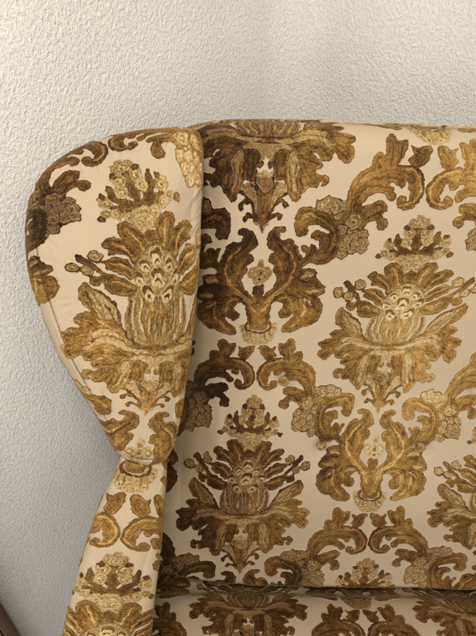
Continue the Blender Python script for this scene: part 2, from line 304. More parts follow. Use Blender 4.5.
def fabric_mat():
    m,nt,b=newmat('damask_fabric'); lk=nt.links.new
    at=N_(nt,'ShaderNodeAttribute',attribute_name='fab'); uvw=N_(nt,'ShaderNodeAttribute',attribute_name='fuv')
    sep=N_(nt,'ShaderNodeSeparateColor'); lk(at.outputs['Color'],sep.inputs[0])
    vel,loop,tone=sep.outputs; nap_shade=at.outputs['Alpha']; fuv=uvw.outputs['Vector']
    # weave of the cream ground: fabric coordinates are in metres
    sx=N_(nt,'ShaderNodeSeparateXYZ'); lk(fuv,sx.inputs[0])
    wob=N_(nt,'ShaderNodeTexNoise',i_Scale=420.,i_Detail=1.); lk(fuv,wob.inputs['Vector'])
    wx=math_(nt,'SINE',math_(nt,'ADD',math_(nt,'MULTIPLY',sx.outputs[0],3000.),math_(nt,'MULTIPLY',wob.outputs[0],4.)))
    wy=math_(nt,'SINE',math_(nt,'ADD',math_(nt,'MULTIPLY',sx.outputs[1],2700.),math_(nt,'MULTIPLY',wob.outputs[0],3.)))
    weave=math_(nt,'MULTIPLY',wx,wy)
    weave2=math_(nt,'ADD',math_(nt,'MULTIPLY',weave,.5),.5)
    n1=N_(nt,'ShaderNodeTexNoise',i_Scale=560.,i_Detail=3.,i_Roughness=.75); lk(fuv,n1.inputs['Vector'])
    n2=N_(nt,'ShaderNodeTexNoise',i_Scale=55.,i_Detail=4.,i_Roughness=.6); lk(fuv,n2.inputs['Vector'])
    n3=N_(nt,'ShaderNodeTexNoise',i_Scale=14.,i_Detail=2.); lk(fuv,n3.inputs['Vector'])
    n4=N_(nt,'ShaderNodeTexNoise',i_Scale=300.,i_Detail=2.,i_Roughness=.6); lk(fuv,n4.inputs['Vector'])
    gcol=mixc(nt,weave2,(.31,.245,.155),(.66,.56,.405))
    gcol=mixc(nt,math_(nt,'MULTIPLY',n3.outputs[0],.5),gcol,(.47,.37,.245))
    gcol=mixc(nt,math_(nt,'MULTIPLY',math_(nt,'SUBTRACT',n1.outputs[0],.35),1.6,clamp=True),(.40,.315,.205),gcol)
    # velvet pile
    t=math_(nt,'ADD',tone,math_(nt,'MULTIPLY',math_(nt,'SUBTRACT',n1.outputs[0],.5),1.1))
    t=math_(nt,'ADD',t,math_(nt,'MULTIPLY',math_(nt,'SUBTRACT',n2.outputs[0],.5),.40))
    t=math_(nt,'ADD',t,math_(nt,'MULTIPLY',math_(nt,'SUBTRACT',nap_shade,.5),.85),clamp=True)
    vcol=ramp(nt,t,[(0,(.012,.005,.0012)),(.25,(.062,.027,.0052)),(.5,(.180,.090,.0195)),(.75,(.355,.205,.060)),(1,(.55,.385,.16))])
    # uncut loops: small round knots
    vo=N_(nt,'ShaderNodeTexVoronoi',feature='F1',i_Scale=430.); lk(fuv,vo.inputs['Vector'])
    knot=math_(nt,'SUBTRACT',1.,math_(nt,'MULTIPLY',vo.outputs['Distance'],1.25),clamp=True)
    tl=math_(nt,'ADD',math_(nt,'MULTIPLY_ADD',tone,.95,-.15),math_(nt,'MULTIPLY',math_(nt,'SUBTRACT',knot,.45),.30))
    tl=math_(nt,'ADD',tl,math_(nt,'MULTIPLY',math_(nt,'SUBTRACT',nap_shade,.5),.85))
    tl=math_(nt,'ADD',tl,math_(nt,'MULTIPLY',math_(nt,'SUBTRACT',n4.outputs[0],.5),.35),clamp=True)
    lcol=ramp(nt,tl,[(0,(.06,.028,.008)),(.35,(.20,.115,.035)),(.65,(.41,.285,.125)),(1,(.63,.50,.30))])
    c=mixc(nt,loop,gcol,lcol)
    # frayed edge of the pile
    ve=math_(nt,'ADD',vel,math_(nt,'MULTIPLY',math_(nt,'SUBTRACT',n1.outputs[0],.5),.9))
    ve=math_(nt,'MULTIPLY',math_(nt,'SUBTRACT',ve,.36),4.,clamp=True)
    c=mixc(nt,ve,c,vcol)
    lk(c,b.inputs['Base Color']); b.inputs['Roughness'].default_value=.85
    b.inputs['Specular IOR Level'].default_value=.18
    lk(math_(nt,'ADD',.04,math_(nt,'MULTIPLY',ve,.16)),b.inputs['Sheen Weight']); b.inputs['Sheen Roughness'].default_value=.35
    b.inputs['Sheen Tint'].default_value=(1,.72,.36,1)
    h=math_(nt,'MULTIPLY',weave,math_(nt,'SUBTRACT',1.,ve))
    h=math_(nt,'ADD',math_(nt,'MULTIPLY',h,.34),math_(nt,'MULTIPLY',math_(nt,'MULTIPLY',knot,loop),.9))
    h=math_(nt,'ADD',h,math_(nt,'MULTIPLY',math_(nt,'MULTIPLY',n1.outputs[0],ve),1.3))
    bp=N_(nt,'ShaderNodeBump',i_Strength=.7,i_Distance=.0007); lk(h,bp.inputs['Height']); lk(bp.outputs[0],b.inputs['Normal'])
    return m
FAB=fabric_mat()
def plaster_mat(name,c0,c1):
    m,nt,b=newmat(name); lk=nt.links.new
    tc=N_(nt,'ShaderNodeAttribute',attribute_name='wuv'); mp=N_(nt,'ShaderNodeMapping'); lk(tc.outputs['Vector'],mp.inputs[0]); mp.inputs['Rotation'].default_value=(0,math.radians(-38),0)
    mp.inputs['Scale'].default_value=(1,1,.85)
    a=N_(nt,'ShaderNodeTexNoise',i_Scale=330.,i_Detail=4.,i_Roughness=.62,i_Distortion=.0); lk(mp.outputs[0],a.inputs['Vector'])
    a2=N_(nt,'ShaderNodeTexNoise',i_Scale=190.,i_Detail=2.,i_Roughness=.5); lk(mp.outputs[0],a2.inputs['Vector'])
    big=N_(nt,'ShaderNodeTexNoise',i_Scale=5.,i_Detail=3.); lk(tc.outputs['Vector'],big.inputs['Vector'])
    fine=N_(nt,'ShaderNodeTexNoise',i_Scale=760.,i_Detail=2.); lk(tc.outputs['Vector'],fine.inputs['Vector'])
    mr=N_(nt,'ShaderNodeMapRange',interpolation_type='SMOOTHSTEP'); lk(math_(nt,'ADD',math_(nt,'MULTIPLY',a.outputs[0],.7),math_(nt,'MULTIPLY',a2.outputs[0],.3)),mr.inputs[0])
    mr.inputs[1].default_value=.30; mr.inputs[2].default_value=.72
    h=math_(nt,'ADD',mr.outputs[0],math_(nt,'MULTIPLY',fine.outputs[0],.30))
    h=math_(nt,'ADD',h,math_(nt,'MULTIPLY',a2.outputs[0],.8))
    h=math_(nt,'MULTIPLY',h,math_(nt,'ADD',.35,math_(nt,'MULTIPLY',big.outputs[0],1.25)))
    cav=math_(nt,'MULTIPLY',math_(nt,'SUBTRACT',h,.45),1.5,clamp=True)
    c=mixc(nt,cav,c0,c1); c=mixc(nt,math_(nt,'MULTIPLY',big.outputs[0],.45),c,c0)
    lk(c,b.inputs['Base Color']); b.inputs['Roughness'].default_value=.42; b.inputs['Specular IOR Level'].default_value=.5
    bp=N_(nt,'ShaderNodeBump',i_Strength=.9,i_Distance=.0029); lk(h,bp.inputs['Height']); lk(bp.outputs[0],b.inputs['Normal'])
    return m
def wood_mat(name,c0,c1,sc_=(3,3,40)):
    m,nt,b=newmat(name); lk=nt.links.new
    tc=N_(nt,'ShaderNodeTexCoord'); mp=N_(nt,'ShaderNodeMapping'); lk(tc.outputs['Object'],mp.inputs[0]); mp.inputs['Scale'].default_value=sc_
    a=N_(nt,'ShaderNodeTexNoise',i_Scale=6.,i_Detail=5.,i_Distortion=.6); lk(mp.outputs[0],a.inputs['Vector'])
    lk(ramp(nt,a.outputs[0],[(.3,c0),(.7,c1)]),b.inputs['Base Color']); b.inputs['Roughness'].default_value=.45
    bp=N_(nt,'ShaderNodeBump',i_Strength=.2,i_Distance=.001); lk(a.outputs[0],bp.inputs['Height']); lk(bp.outputs[0],b.inputs['Normal'])
    return m
# ------------------------------------------------------------------ mesh makers
def link(name,me,parent=None,mat=None):
    o=bpy.data.objects.new(name,me); COL.objects.link(o)
    if mat: me.materials.append(mat)
    if parent is not None: o.parent=parent; o.matrix_parent_inverse=parent.matrix_basis.inverted()
    return o
def grid_mesh(name,co,fab,fuv,wrap=False):
    """co (m,n,3) metres; fab (m,n,4); fuv (m,n,2) metres of cloth; wrap closes the first axis"""
    m,n,_=co.shape
    me=bpy.data.meshes.new(name)
    me.vertices.add(m*n); me.vertices.foreach_set('co',co.reshape(-1).astype(np.float32))
    idx=np.arange(m*n).reshape(m,n)
    if wrap: idx=np.concatenate([idx,idx[:1]],0)
    q=np.stack([idx[:-1,:-1],idx[1:,:-1],idx[1:,1:],idx[:-1,1:]],-1).reshape(-1,4)
    me.loops.add(q.size); me.loops.foreach_set('vertex_index',q.reshape(-1).astype(np.int32))
    me.polygons.add(len(q)); me.polygons.foreach_set('loop_start',np.arange(0,q.size,4,dtype=np.int32))
    me.polygons.foreach_set('loop_total',np.full(len(q),4,dtype=np.int32))
    me.polygons.foreach_set('use_smooth',np.ones(len(q),bool))
    a=me.attributes.new('fab','FLOAT_COLOR','POINT'); a.data.foreach_set('color',fab.reshape(-1).astype(np.float32))
    b=me.attributes.new('fuv','FLOAT_VECTOR','POINT'); b.data.foreach_set('vector',np.concatenate([fuv,np.zeros((m,n,1))],-1).reshape(-1).astype(np.float32))
    me.update(); me.validate(); return me
# drawing units of cloth per half repeat (u) and repeat (v)
def cloth(u,v,seed=0):
    """sample the damask with a slightly irregular weave edge"""
    x=u*PERU; y=v*PERV
    j1=fbm(x*900,y*900,seed+3,2)*.0012+fbm(x*190,y*190,seed+43,2)*.0050+fbm(x*30,y*30,seed+9,2)*.006; j2=fbm(x*900,y*900,seed+5,2)*.0012+fbm(x*190,y*190,seed+47,2)*.0050+fbm(x*30,y*30,seed+13,2)*.006
    f=sample(u+j1/PERU,v+j2/PERV)
    j3=fbm(x*260,y*260,seed+23,2)*.0022; j4=fbm(x*260,y*260,seed+29,2)*.0022
    g=sample(u+(j1+j3)/PERU,v+(j2+j4)/PERV)
    in_=np.clip((f[...,0]+f[...,1]-.5)*2,0,1)            # inside the figure: ragged change between pile and loops
    k=in_*.75; a=f[...,0]+f[...,1]
    loop=f[...,1]*(1-k)+g[...,1]*k*np.clip(a,0,1); vel=np.clip(a-loop,0,1)
    # feathered light and dark flecks in the pile
    m=fbm(x*150,y*150,seed+61,2); m2=fbm(x*330,y*330,seed+67,2)
    t=f[...,2]*.55+g[...,2]*.45+vel*(.26*np.clip(m-.04,0,1)*2-.20*np.clip(-m-.05,0,1)*2+.16*m2)
    f=np.stack([vel,loop,t],-1)
    return f, np.stack([x*K,y*K],-1)
def pile(f,fuv,seed=0):
    x,y=fuv[...,0],fuv[...,1]
    h=f[...,0]*(.00125+.0008*fbm(x*260,y*260,seed,2)-.0011*(.5-f[...,2])*(f[...,2]<.5))+f[...,1]*(.0004+.0007*(f[...,2]-.6))
    return h
def normals(co,wrap=False):
    if wrap: ga=(np.roll(co,-1,0)-np.roll(co,1,0))
    else: ga=np.gradient(co,axis=0)
    gb=np.gradient(co,axis=1)
    n=np.cross(ga,gb); n/=np.linalg.norm(n,axis=-1,keepdims=True)+1e-12
    return n
def empty(name,loc):
    o=bpy.data.objects.new(name,None); o.location=loc; COL.objects.link(o); o.empty_display_size=.05; return o
chair=empty('wing_armchair',(CX*K,.35*K,0))
chair['label']='wing armchair upholstered in gold and brown damask velvet standing in the wall corner'; chair['category']='armchair'
bpy.context.view_layer.update()
# ------------------------------------------------------------------ BACK
# how the damask lies on the back: where features of two neighbouring columns sit on the reclined plane
ANC2=[(429,165,-.07),(423,209,.0306),(407,291,.25),(388,347,.397),(377,413,.5766),(372,471,.753),(369,497,.8367),(368.5,513.6,.892),(368,525,.93),(367,553.5,1.0306)]
ANC1=[(267,141,-.103),(262.5,227,.065),(262,236,.085),(260,275,.190),(259,302.5,.26),(258,331,.34),(257.5,343.5,.385),(256.5,357,.43),(255,389,.53),(248,465,.745),(243,517,.897),(240,560,1.03)]
BUT=[(284,381),(380,380),(321,445),(419,446)]
def plane_hit(x,y,P,n):
    r=ray(x,y); return r*((P@n)/(r@n))
butPQ=[]
for q in BUT:
    h=plane_hit(*q,P0,BN)-P0; butPQ.append((h[0],h@BUP))
def anc(A):
    o=[]
    for x,y,v in A:
        h=plane_hit(x,y,P0,BN)-P0; o.append((h@BUP,h[0],v))
    o=np.array(sorted(o)); a,b=o[0],o[-1]
    lo=(a[0]-.5,a[1],a[2]+.5/PERV); hi=(b[0]+.5,b[1],b[2]-.5/PERV)
    return np.array([lo,*o,hi])
def softinterp(x,xp,fp):
    return (np.interp(x-.012,xp,fp)+np.interp(x,xp,fp)*2+np.interp(x+.012,xp,fp))/4
A1,A2=None,None
def back_uv(Pq,Qq):
    a1=softinterp(Qq,A1[:,0],A1[:,1]); a2=softinterp(Qq,A2[:,0],A2[:,1])
    v1=softinterp(Qq,A1[:,0],A1[:,2]); v2=softinterp(Qq,A2[:,0],A2[:,2])
    u=(Pq-a2)/(a2-a1); k=np.clip(u+1,-.3,1.3)
    return u, v1+(v2-v1)*k
def qtop(P): return .262+.0065*np.clip((P-.08)/.25,0,1)+.006*np.exp(-((P-.09)/.12)**2)+.0015*fbm(P*25,P*0,77,2)-.03*np.clip((-.02-P)/.1,0,1)**2
def bulge(P,Q):
    x=(P-CX)/.30
    b=.010*(1-np.clip(np.abs(x),0,1)**4)
    b=b+.014*np.exp(-((Q+.28)/.11)**2)*(1-np.clip(np.abs(x),0,1)**6)      # lumbar swell
    b=b+.008*np.exp(-((Q-.13)/.12)**2)
    b=b-.055*np.clip((-.462+.010*np.clip((P-.05)/.3,0,1)-Q)/.045,0,1.6)**1.5                                   # tucks in at the seat
    b=b-np.minimum(3.2*np.clip(np.abs(P-CX)-.236,0,1)**1.5,.09)*np.clip((Q+.36)/.16,0.12,1)
    b=b+.0065*fbm(P*10,Q*10,41,3)
    for (p,q) in butPQ+[(2*CX-p,q) for p,q in butPQ[:1]]:
        d=np.hypot(P-p,Q-q); b=b-.009*np.exp(-(d/.012)**2)-.006*np.exp(-(d/.036)**2)
    for i,j in ((0,2),(2,1),(1,3)):
        a=np.array(butPQ[i]); c=np.array(butPQ[j]); d=c-a; L2=(d**2).sum()
        t=np.clip(((P-a[0])*d[0]+(Q-a[1])*d[1])/L2,0,1); e=np.hypot(P-a[0]-t*d[0],Q-a[1]-t*d[1])
        b=b-.0030*np.exp(-(e/.008)**2)*(.35+.65*np.abs(2*t-1))
    b=b-.0035*np.exp(-((P+.02+.10*(Q+.1)+.01*fbm(Q*12,Q*0,5))/.010)**2)*np.clip(1-np.abs(Q+.25)/.2,0,1)
    b=b+.0016*fbm(P*34,Q*13,43,2)
    return b
def build_back():
    P=np.concatenate([np.arange(-.14,.425,.00092),np.arange(.4255,.575,.003)])
    RAD=.038
    s=np.concatenate([np.arange(-.60,.30,.00092),np.arange(.301,.42,.003),np.arange(.43,1.15,.02)])   # cloth length up the back and over the top
    Pg,Sg=np.meshgrid(P,s,indexing='ij')
    T0=qtop(Pg)-RAD
    over=np.clip((Sg-T0)/RAD,0,math.pi*.93)                      # roll angle
    Q=np.where(Sg<T0,Sg,T0+RAD*np.sin(over)); Nn_=np.where(Sg<T0,0,-RAD*(1-np.cos(over)))
    past=np.clip(Sg-T0-RAD*math.pi*.93,0,None); Q=Q-past*.985; Nn_=Nn_-past*.12
    Nn_=Nn_+bulge(Pg,Sg)*(1-np.clip((Sg-T0)/.10,0,1))
    co=P0+Pg[...,None]*np.array([1,0,0])+Q[...,None]*BUP+Nn_[...,None]*BN
    global A1,A2
    A1,A2=anc(ANC1),anc(ANC2)
    dd=P0+Pg[...,None]*np.array([1,0,0])+Sg[...,None]*BUP+(bulge(Pg,Sg)*np.clip(1-(Sg-.2)/.05,0,1))[...,None]*BN
    tt=(P0@BN)/(dd@BN); hh=dd*tt[...,None]-P0
    kk=np.clip((Sg-.19)/.05,0,1)
    u,v=back_uv(hh[...,0]*(1-kk)+Pg*kk,(hh@BUP)*(1-kk)+Sg*kk)
    f,fuv=cloth(u,v,1)
    co=W(co); n=normals(co); 
    if (n[50,200]@BN)<0: n=-n
    co=co+n*pile(f,fuv,3)[...,None]
    # nap: pile lie, dark by the wing with its shadow painted in, golden to the right
    nap_shade=.45+.65*fbm(Pg*9+3,Sg*9,61,3)
    d=np.clip((.085-Pg)/.12,0,1)*np.clip((Sg+.02)/.12,0,1); nap_shade=nap_shade-.34*d
    nap_shade=nap_shade-.20*np.exp(-((Pg-.05)/.06)**2-((Sg-.235)/.05)**2)
    nap_shade=nap_shade-.30*np.clip((.03-Pg)/.06,0,1)*(Sg<.05)
    nap_shade=nap_shade-.15*np.exp(-((Pg-.135)/.04)**2-((Sg-.11)/.06)**2)
    nap_shade=nap_shade-.16*np.exp(-((Pg-.115)/.04)**2-((Sg+.23)/.05)**2)
    nap_shade=nap_shade+.10*np.clip((Pg-.12)/.15,0,1)
    nap_shade=nap_shade-.16*np.clip((-.30-Sg)/.12,0,1)
    fab=np.concatenate([f,np.clip(nap_shade,0,1)[...,None]],-1)
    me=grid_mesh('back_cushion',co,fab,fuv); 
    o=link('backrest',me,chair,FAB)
    return o
back=build_back()
def tube(pts,r,k=8):
    """tube along pts (n,3) metres -> co grid (k,n,3)"""
    pts=np.asarray(pts); t=np.gradient(pts,axis=0); t/=np.linalg.norm(t,axis=1)[:,None]
    up=np.array([.3,.2,.93]); a=np.cross(t,up); a/=np.linalg.norm(a,axis=1)[:,None]; b=np.cross(t,a)
    ang=np.arange(k)*2*math.pi/k
    return pts[None]+r*(np.cos(ang)[:,None,None]*a[None]+np.sin(ang)[:,None,None]*b[None])
def cord(name,pts,u,v,r,parent,seed=0,nap_shade=.45):
    co=tube(pts,r); k,n,_=co.shape
    uu=np.repeat(u[None],k,0)+np.arange(k)[:,None]*r*.8/PERU; vv=np.repeat(v[None],k,0)
    f,fuv=cloth(uu,vv,seed); fab=np.concatenate([f,np.full((k,n,1),nap_shade)],-1)
    return link(name,grid_mesh(name,co,fab,fuv,wrap=True),parent,FAB)
# welt along the top of the back
Pw=np.linspace(-.10,.53,700); qt=qtop(Pw)
pw=W(P0+Pw[:,None]*np.array([1,0,0])+(qt+.0005)[:,None]*BUP+(-.040)*BN)
cord('piping',pw,(Pw-.24)/.21,np.full_like(Pw,-.16)+Pw*.1,.0042,back,5,.4)
# covered buttons
for i,(p,q) in enumerate(butPQ):
    nth=np.linspace(0,2*math.pi,49)[:-1]; rr=np.linspace(0,1,14)
    A,Rr=np.meshgrid(nth,rr,indexing='ij')
    rad=.0112; hgt=.0085*np.sqrt(np.clip(1-Rr**2,0,1))
    b0=float(bulge(np.array(p),np.array(q)))
    co=P0+(p+rad*Rr*np.cos(A))[...,None]*np.array([1,0,0])+(q+rad*Rr*np.sin(A))[...,None]*BUP+(b0+.0006+hgt)[...,None]*BN
    x=rad*Rr*np.cos(A); y=rad*Rr*np.sin(A)
    f=np.zeros(A.shape+(3,)); wv=fbm(x*160+i*5,y*160,70+i,2)
    f[...,0]=np.clip((Rr-.72+wv)*6,0,1); f[...,1]=1-f[...,0]; f[...,2]=.62+wv*.8-.25*f[...,0]
    fab=np.concatenate([f,np.full(A.shape+(1,),.5)],-1)
    link('button',grid_mesh('button',W(co),fab,np.stack([x*K+i*.1,y*K],-1),wrap=True),back,FAB)
# ------------------------------------------------------------------ padded lobes (wing, arm)
def axis_map(AX,pt2):
    """AX list of (a,b,v) in plane units; returns u,v for points pt2 (...,2)"""
    A=np.array(AX); tt=np.linspace(0,len(A)-1,(len(A)-1)*10+1)
    c=smooth(A,False,10)
    T=np.gradient(c[:,:2],axis=0); L_=np.linalg.norm(T,axis=1); T/=L_[:,None]
    for _ in range(30):
        T[1:-1]=(T[:-2]+T[1:-1]*2+T[2:])/4; T/=np.linalg.norm(T,axis=1)[:,None]
    dv=np.gradient(c[:,2])/L_
    for _ in range(20): dv[1:-1]=(dv[:-2]+dv[1:-1]*2+dv[2:])/4
    flat=pt2.reshape(-1,2); n=len(flat); U=np.empty(n); V_=np.empty(n)
    for s0 in range(0,n,40000):
        q=flat[s0:s0+40000]; D=q[:,None]-c[None,:,:2]
        al=np.abs((D*T[None]).sum(-1)); dist=(D**2).sum(-1)
        w=np.exp(-(al/.006)**2-dist/.02)+1e-12; w=w/w.sum(1,keepdims=True)
        u_=(D[...,0]*(-T[None,:,1])+D[...,1]*T[None,:,0]); v_=c[None,:,2]+(D*T[None]).sum(-1)*dv[None]
        U[s0:s0+40000]=(w*u_).sum(1); V_[s0:s0+40000]=(w*v_).sum(1)
    return U.reshape(pt2.shape[:-1])/PERU, V_.reshape(pt2.shape[:-1])
def pad(name,outline,AX,P,n,rc,infl,depth,sdir,nap_fn,na,nr,seed,parent,center,wrk=0.,seam=.02):
    n=n/np.linalg.norm(n); ea=np.cross(np.array([0,0,1.]),n); ea/=np.linalg.norm(ea); eb=np.cross(n,ea)
    if ea[0]<0: ea=-ea; 
    eb=np.cross(n,ea) if np.cross(n,ea)[2]>0 else -np.cross(n,ea)
    to2=lambda x,y:(lambda h:(h@ea,h@eb))(plane_hit(x,y,P,n)-P)
    poly=smooth(np.array([to2(*q) for q in outline]),True,16)
    d=np.linalg.norm(np.roll(poly,-1,0)-poly,axis=1); cs=np.concatenate([[0],np.cumsum(d)])
    s=np.linspace(0,cs[-1],na,endpoint=False); pc=np.concatenate([poly,poly[:1]])
    B=np.stack([np.interp(s,cs,pc[:,0]),np.interp(s,cs,pc[:,1])],-1)
    tan=np.roll(B,-6,0)-np.roll(B,6,0); tan/=np.linalg.norm(tan,axis=1)[:,None]
    nor=np.stack([tan[:,1],-tan[:,0]],-1)
    ce=np.array(to2(*center))
    if ((B-ce)*nor).sum()<0: nor=-nor
    # radial stations: inner face 0..1, rounded shoulder, skirt
    fin=np.linspace(.0006,1,nr); sh=np.linspace(0,1,int(nr*.16)+8)[1:]; sk=np.linspace(0,1,int(max(8,nr*.14)))[1:]
    rl=np.linalg.norm(B-ce,axis=1)[:,None]; nor=(B-ce)/rl; inner=B-nor*rc
    rows=[];flat=[]
    ctr=ce[None]
    for t in fin:
        p=ctr+(inner-ctr)*t; r2=1-t**2.4
        rows.append((p,np.full(na,infl)*(r2))); flat.append(p)
    for t in sh:
        a=t*math.pi/2
        p=inner+nor*rc*math.sin(a); rows.append((p,np.full(na,-rc*(1-math.cos(a))))); flat.append(inner+nor*rc*a)
    SK=[]
    for t in sk:
        p=B-nor*.012*t; rows.append((p,np.full(na,-rc-depth*t))); flat.append(inner+nor*(rc*math.pi/2+depth*t)); SK.append(len(rows)-1)
    p2=np.stack([r[0] for r in rows],1); hh=np.stack([r[1] for r in rows],1); fl=np.stack(flat,1)
    # seam groove just inside the rim, plus soft gathers radiating from it
    ri=np.arange(p2.shape[1]); ang=np.arange(na)/na
    edge=np.zeros(p2.shape[1]); k0=len(fin)
    arc=np.concatenate([-(1-fin)*.12,sh*rc*1.57,rc*1.57+sk*depth])
    gath=np.exp(-((arc-rc*.4)/.02)**2)
    g=fbm(ang[:,None]*90+0*arc[None],arc[None]*25+0*ang[:,None],seed+20,2)
    hh=hh+wrk*g*gath[None]
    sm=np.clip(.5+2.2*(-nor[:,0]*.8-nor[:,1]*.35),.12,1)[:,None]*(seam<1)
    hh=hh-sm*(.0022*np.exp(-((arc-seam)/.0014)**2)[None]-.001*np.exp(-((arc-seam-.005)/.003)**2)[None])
    hh=hh+.0018*fbm(p2[...,0]*16,p2[...,1]*16,seed+30,2)
    co=P+p2[...,0:1]*ea+p2[...,1:2]*eb+hh[...,None]*n+(np.clip(-rc-hh,0,None))[...,None]*sdir
    AX2=[(*to2(x,y),v) for x,y,v in AX]
    U,V_=axis_map(AX2,fl)
    f,fuv=cloth(U,V_,seed)
    co=W(co); nn=normals(co,True)
    if (nn[:, len(fin)//2].mean(0)@n)<0: nn=-nn
    nn[:,:2]=n
    co=co+nn*pile(f,fuv,seed)[...,None]
    nap_shade=nap_fn(p2,fl,arc[None]+0*p2[...,0])+.5*fbm(fl[...,0]*11,fl[...,1]*11,seed+50,3)
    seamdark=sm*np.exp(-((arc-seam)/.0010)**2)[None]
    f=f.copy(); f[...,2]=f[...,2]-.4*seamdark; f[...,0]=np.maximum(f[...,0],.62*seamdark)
    fab=np.concatenate([f,np.clip(nap_shade,0,1)[...,None]],-1)
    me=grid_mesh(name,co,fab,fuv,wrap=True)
    return link(name,me,parent,FAB),(B,ea,eb,n,U,V_,k0)
WO=[(207,140),(208,160),(207.5,200),(206,240),(203.5,280),(200,320),(195.5,360),(189,400),(183,432),(177,452),(168,466),(154,471),(137,469),(119,456),(101,423),(80,391),(62,361),(49,332),(39,305),(31,280),(26.5,250),(26,222),(30,196),(39,176),(54,159),(75,145),(100,134),(130,127),(160,123),(188,121.5),(202,126)]
WAX=[(88,60,-.17),(101,122,-.075),(112,154,.02),(123,172,.075),(140,216,.165),(153,262,.257),(155,308,.335),(151,357,.41),(146,390,.50),(143,415,.58),(140,440,.65),(136,475,.73),(133,505,.80)]
Pw_=.575*ray(120,290)
nw=-ray(150,300); nw/=np.linalg.norm(nw); nw=nw+np.array([.22,0,-.02]); nw/=np.linalg.norm(nw)
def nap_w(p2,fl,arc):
    nap_shade=.47-.50*np.exp(-((fl[...,0]-WL[0])/.040)**2-((fl[...,1]-WL[1])/.055)**2)+.10*np.sin(fl[...,1]*900+3*fbm(fl[...,0]*40,fl[...,1]*40,9,1))*np.exp(-((fl[...,0]-WL[0])/.045)**2-((fl[...,1]-WL[1])/.06)**2)
    nap_shade=nap_shade-.22*np.exp(-((fl[...,0]-WL2[0])/.055)**2-((fl[...,1]-WL2[1])/.025)**2)
    nap_shade=nap_shade+.20*np.clip((fl[...,0]-WR)/.03,0,1)-.25*np.clip((fl[...,0]-WR)/.03-1,0,1)
    return nap_shade
_ea=np.cross(np.array([0,0,1.]),nw); _ea/=np.linalg.norm(_ea); _eb=np.cross(nw,_ea)
w2=lambda x,y:((plane_hit(x,y,Pw_,nw)-Pw_)@_ea,(plane_hit(x,y,Pw_,nw)-Pw_)@_eb)
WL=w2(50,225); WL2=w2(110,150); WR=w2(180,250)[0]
sdir=ray(150,300)/np.linalg.norm(ray(150,300))*1.0
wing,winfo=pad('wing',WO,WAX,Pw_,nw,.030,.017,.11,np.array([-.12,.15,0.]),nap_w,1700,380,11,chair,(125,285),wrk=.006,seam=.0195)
AO=[(168,430),(167.5,455),(166.5,480),(164,510),(161.5,545),(158,580),(154,612),(151,640),(147,690),(143,750),(128,775),(85,785),(45,775),(38,745),(46,700),(60,642),(71,592),(86,541),(101,497),(112,475),(120,455),(128,430),(146,415)]
AAX=[(150,400,.64),(146,425,.71),(141,450,.775),(135,473,.837),(129.5,493,.885),(122,530,.97),(116.5,560,1.065),(112,590,1.14),(108,618,1.215),(104,655,1.31),(99,720,1.47),(95,790,1.62)]
Pa=.58*ray(120,520)
na_=-ray(120,520); na_/=np.linalg.norm(na_); na_=na_+np.array([0,.10,.22]); na_/=np.linalg.norm(na_)
arm,ainfo=pad('armrest',AO,AAX,Pa,na_,.020,.006,.20,np.array([-.25,.1,-.5]),lambda p2,fl,arc:.48+0*arc,1400,330,23,chair,(118,580),wrk=.002,seam=9.)
# cords sewn round the rim of wing
def rim(info,P,off,back_,r,name,par,seed,i0=0,i1=None):
    B,ea,eb,n,U,V_,k0=info; B2=B[i0:i1]
    pts=P+B2[:,0:1]*ea+B2[:,1:2]*eb-back_*n
    return cord(name,W(pts),U[i0:i1,k0],V_[i0:i1,k0],r,par,seed)
# ------------------------------------------------------------------ mirrored wing and arm on the far side
for src,nm in ((wing,'wing'),(arm,'armrest')):
    c=src.copy(); COL.objects.link(c); c.name=nm; c.parent=chair
    c.matrix_parent_inverse=chair.matrix_basis.inverted(); c.scale=(-1,1,1); c.location=(2*CX*K,0,0)
# ------------------------------------------------------------------ SEAT
def build_seat():
    prof=np.array([(.56,-.95),(.48,-.95),(.425,-.948),(.396,-.934),(.376,-.908),(.345,-.890),(.30,-.878),(.2,-.875),(.0,-.875),(-.12,-.88),(-.16,-.90),(-.175,-.94),(-.175,-1.0),(-.17,-1.04)])
    c=smooth(prof,False,30); L_=np.concatenate([[0],np.cumsum(np.linalg.norm(np.diff(c,axis=0),axis=1))])
    l=np.concatenate([np.arange(0,.30,.0010),np.arange(.301,L_[-1],.008)])
    yy=np.interp(l,L_,c[:,0]); zz=np.interp(l,L_,c[:,1])
    X=np.concatenate([np.arange(-.15,.425,.0010),np.arange(.4255,.58,.003)])
    Xg,Lg=np.meshgrid(X,l,indexing='ij')
    Yg=np.interp(Lg,l,yy); Zg=np.interp(Lg,l,zz)
    Zg=Zg+.007+.010*np.clip((Xg-.05)/.3,0,1)+.012*(1-((Xg-CX)/.34)**2)*np.clip(Lg/.1,0,1)+.004*fbm(Xg*14,Lg*14,91,2)
    Yg=Yg+.006*fbm(Xg*9,Lg*2,95,2)
    u=(Xg-.217)/.182+0*Lg; v=.435+(Lg)/.50
    f,fuv=cloth(u,v,31)
    co=W(np.stack([Xg,Yg,Zg],-1)); n=normals(co)
    if n[100,200][2]<0: n=-n
    co=co+n*pile(f,fuv,33)[...,None]
    nap_shade=.24+.5*fbm(Xg*9,Lg*9,97,3)
    fab=np.concatenate([f,np.clip(nap_shade,0,1)[...,None]],-1)
    return link('seat',grid_mesh('seat',co,fab,fuv),chair,FAB)
seat=build_seat()
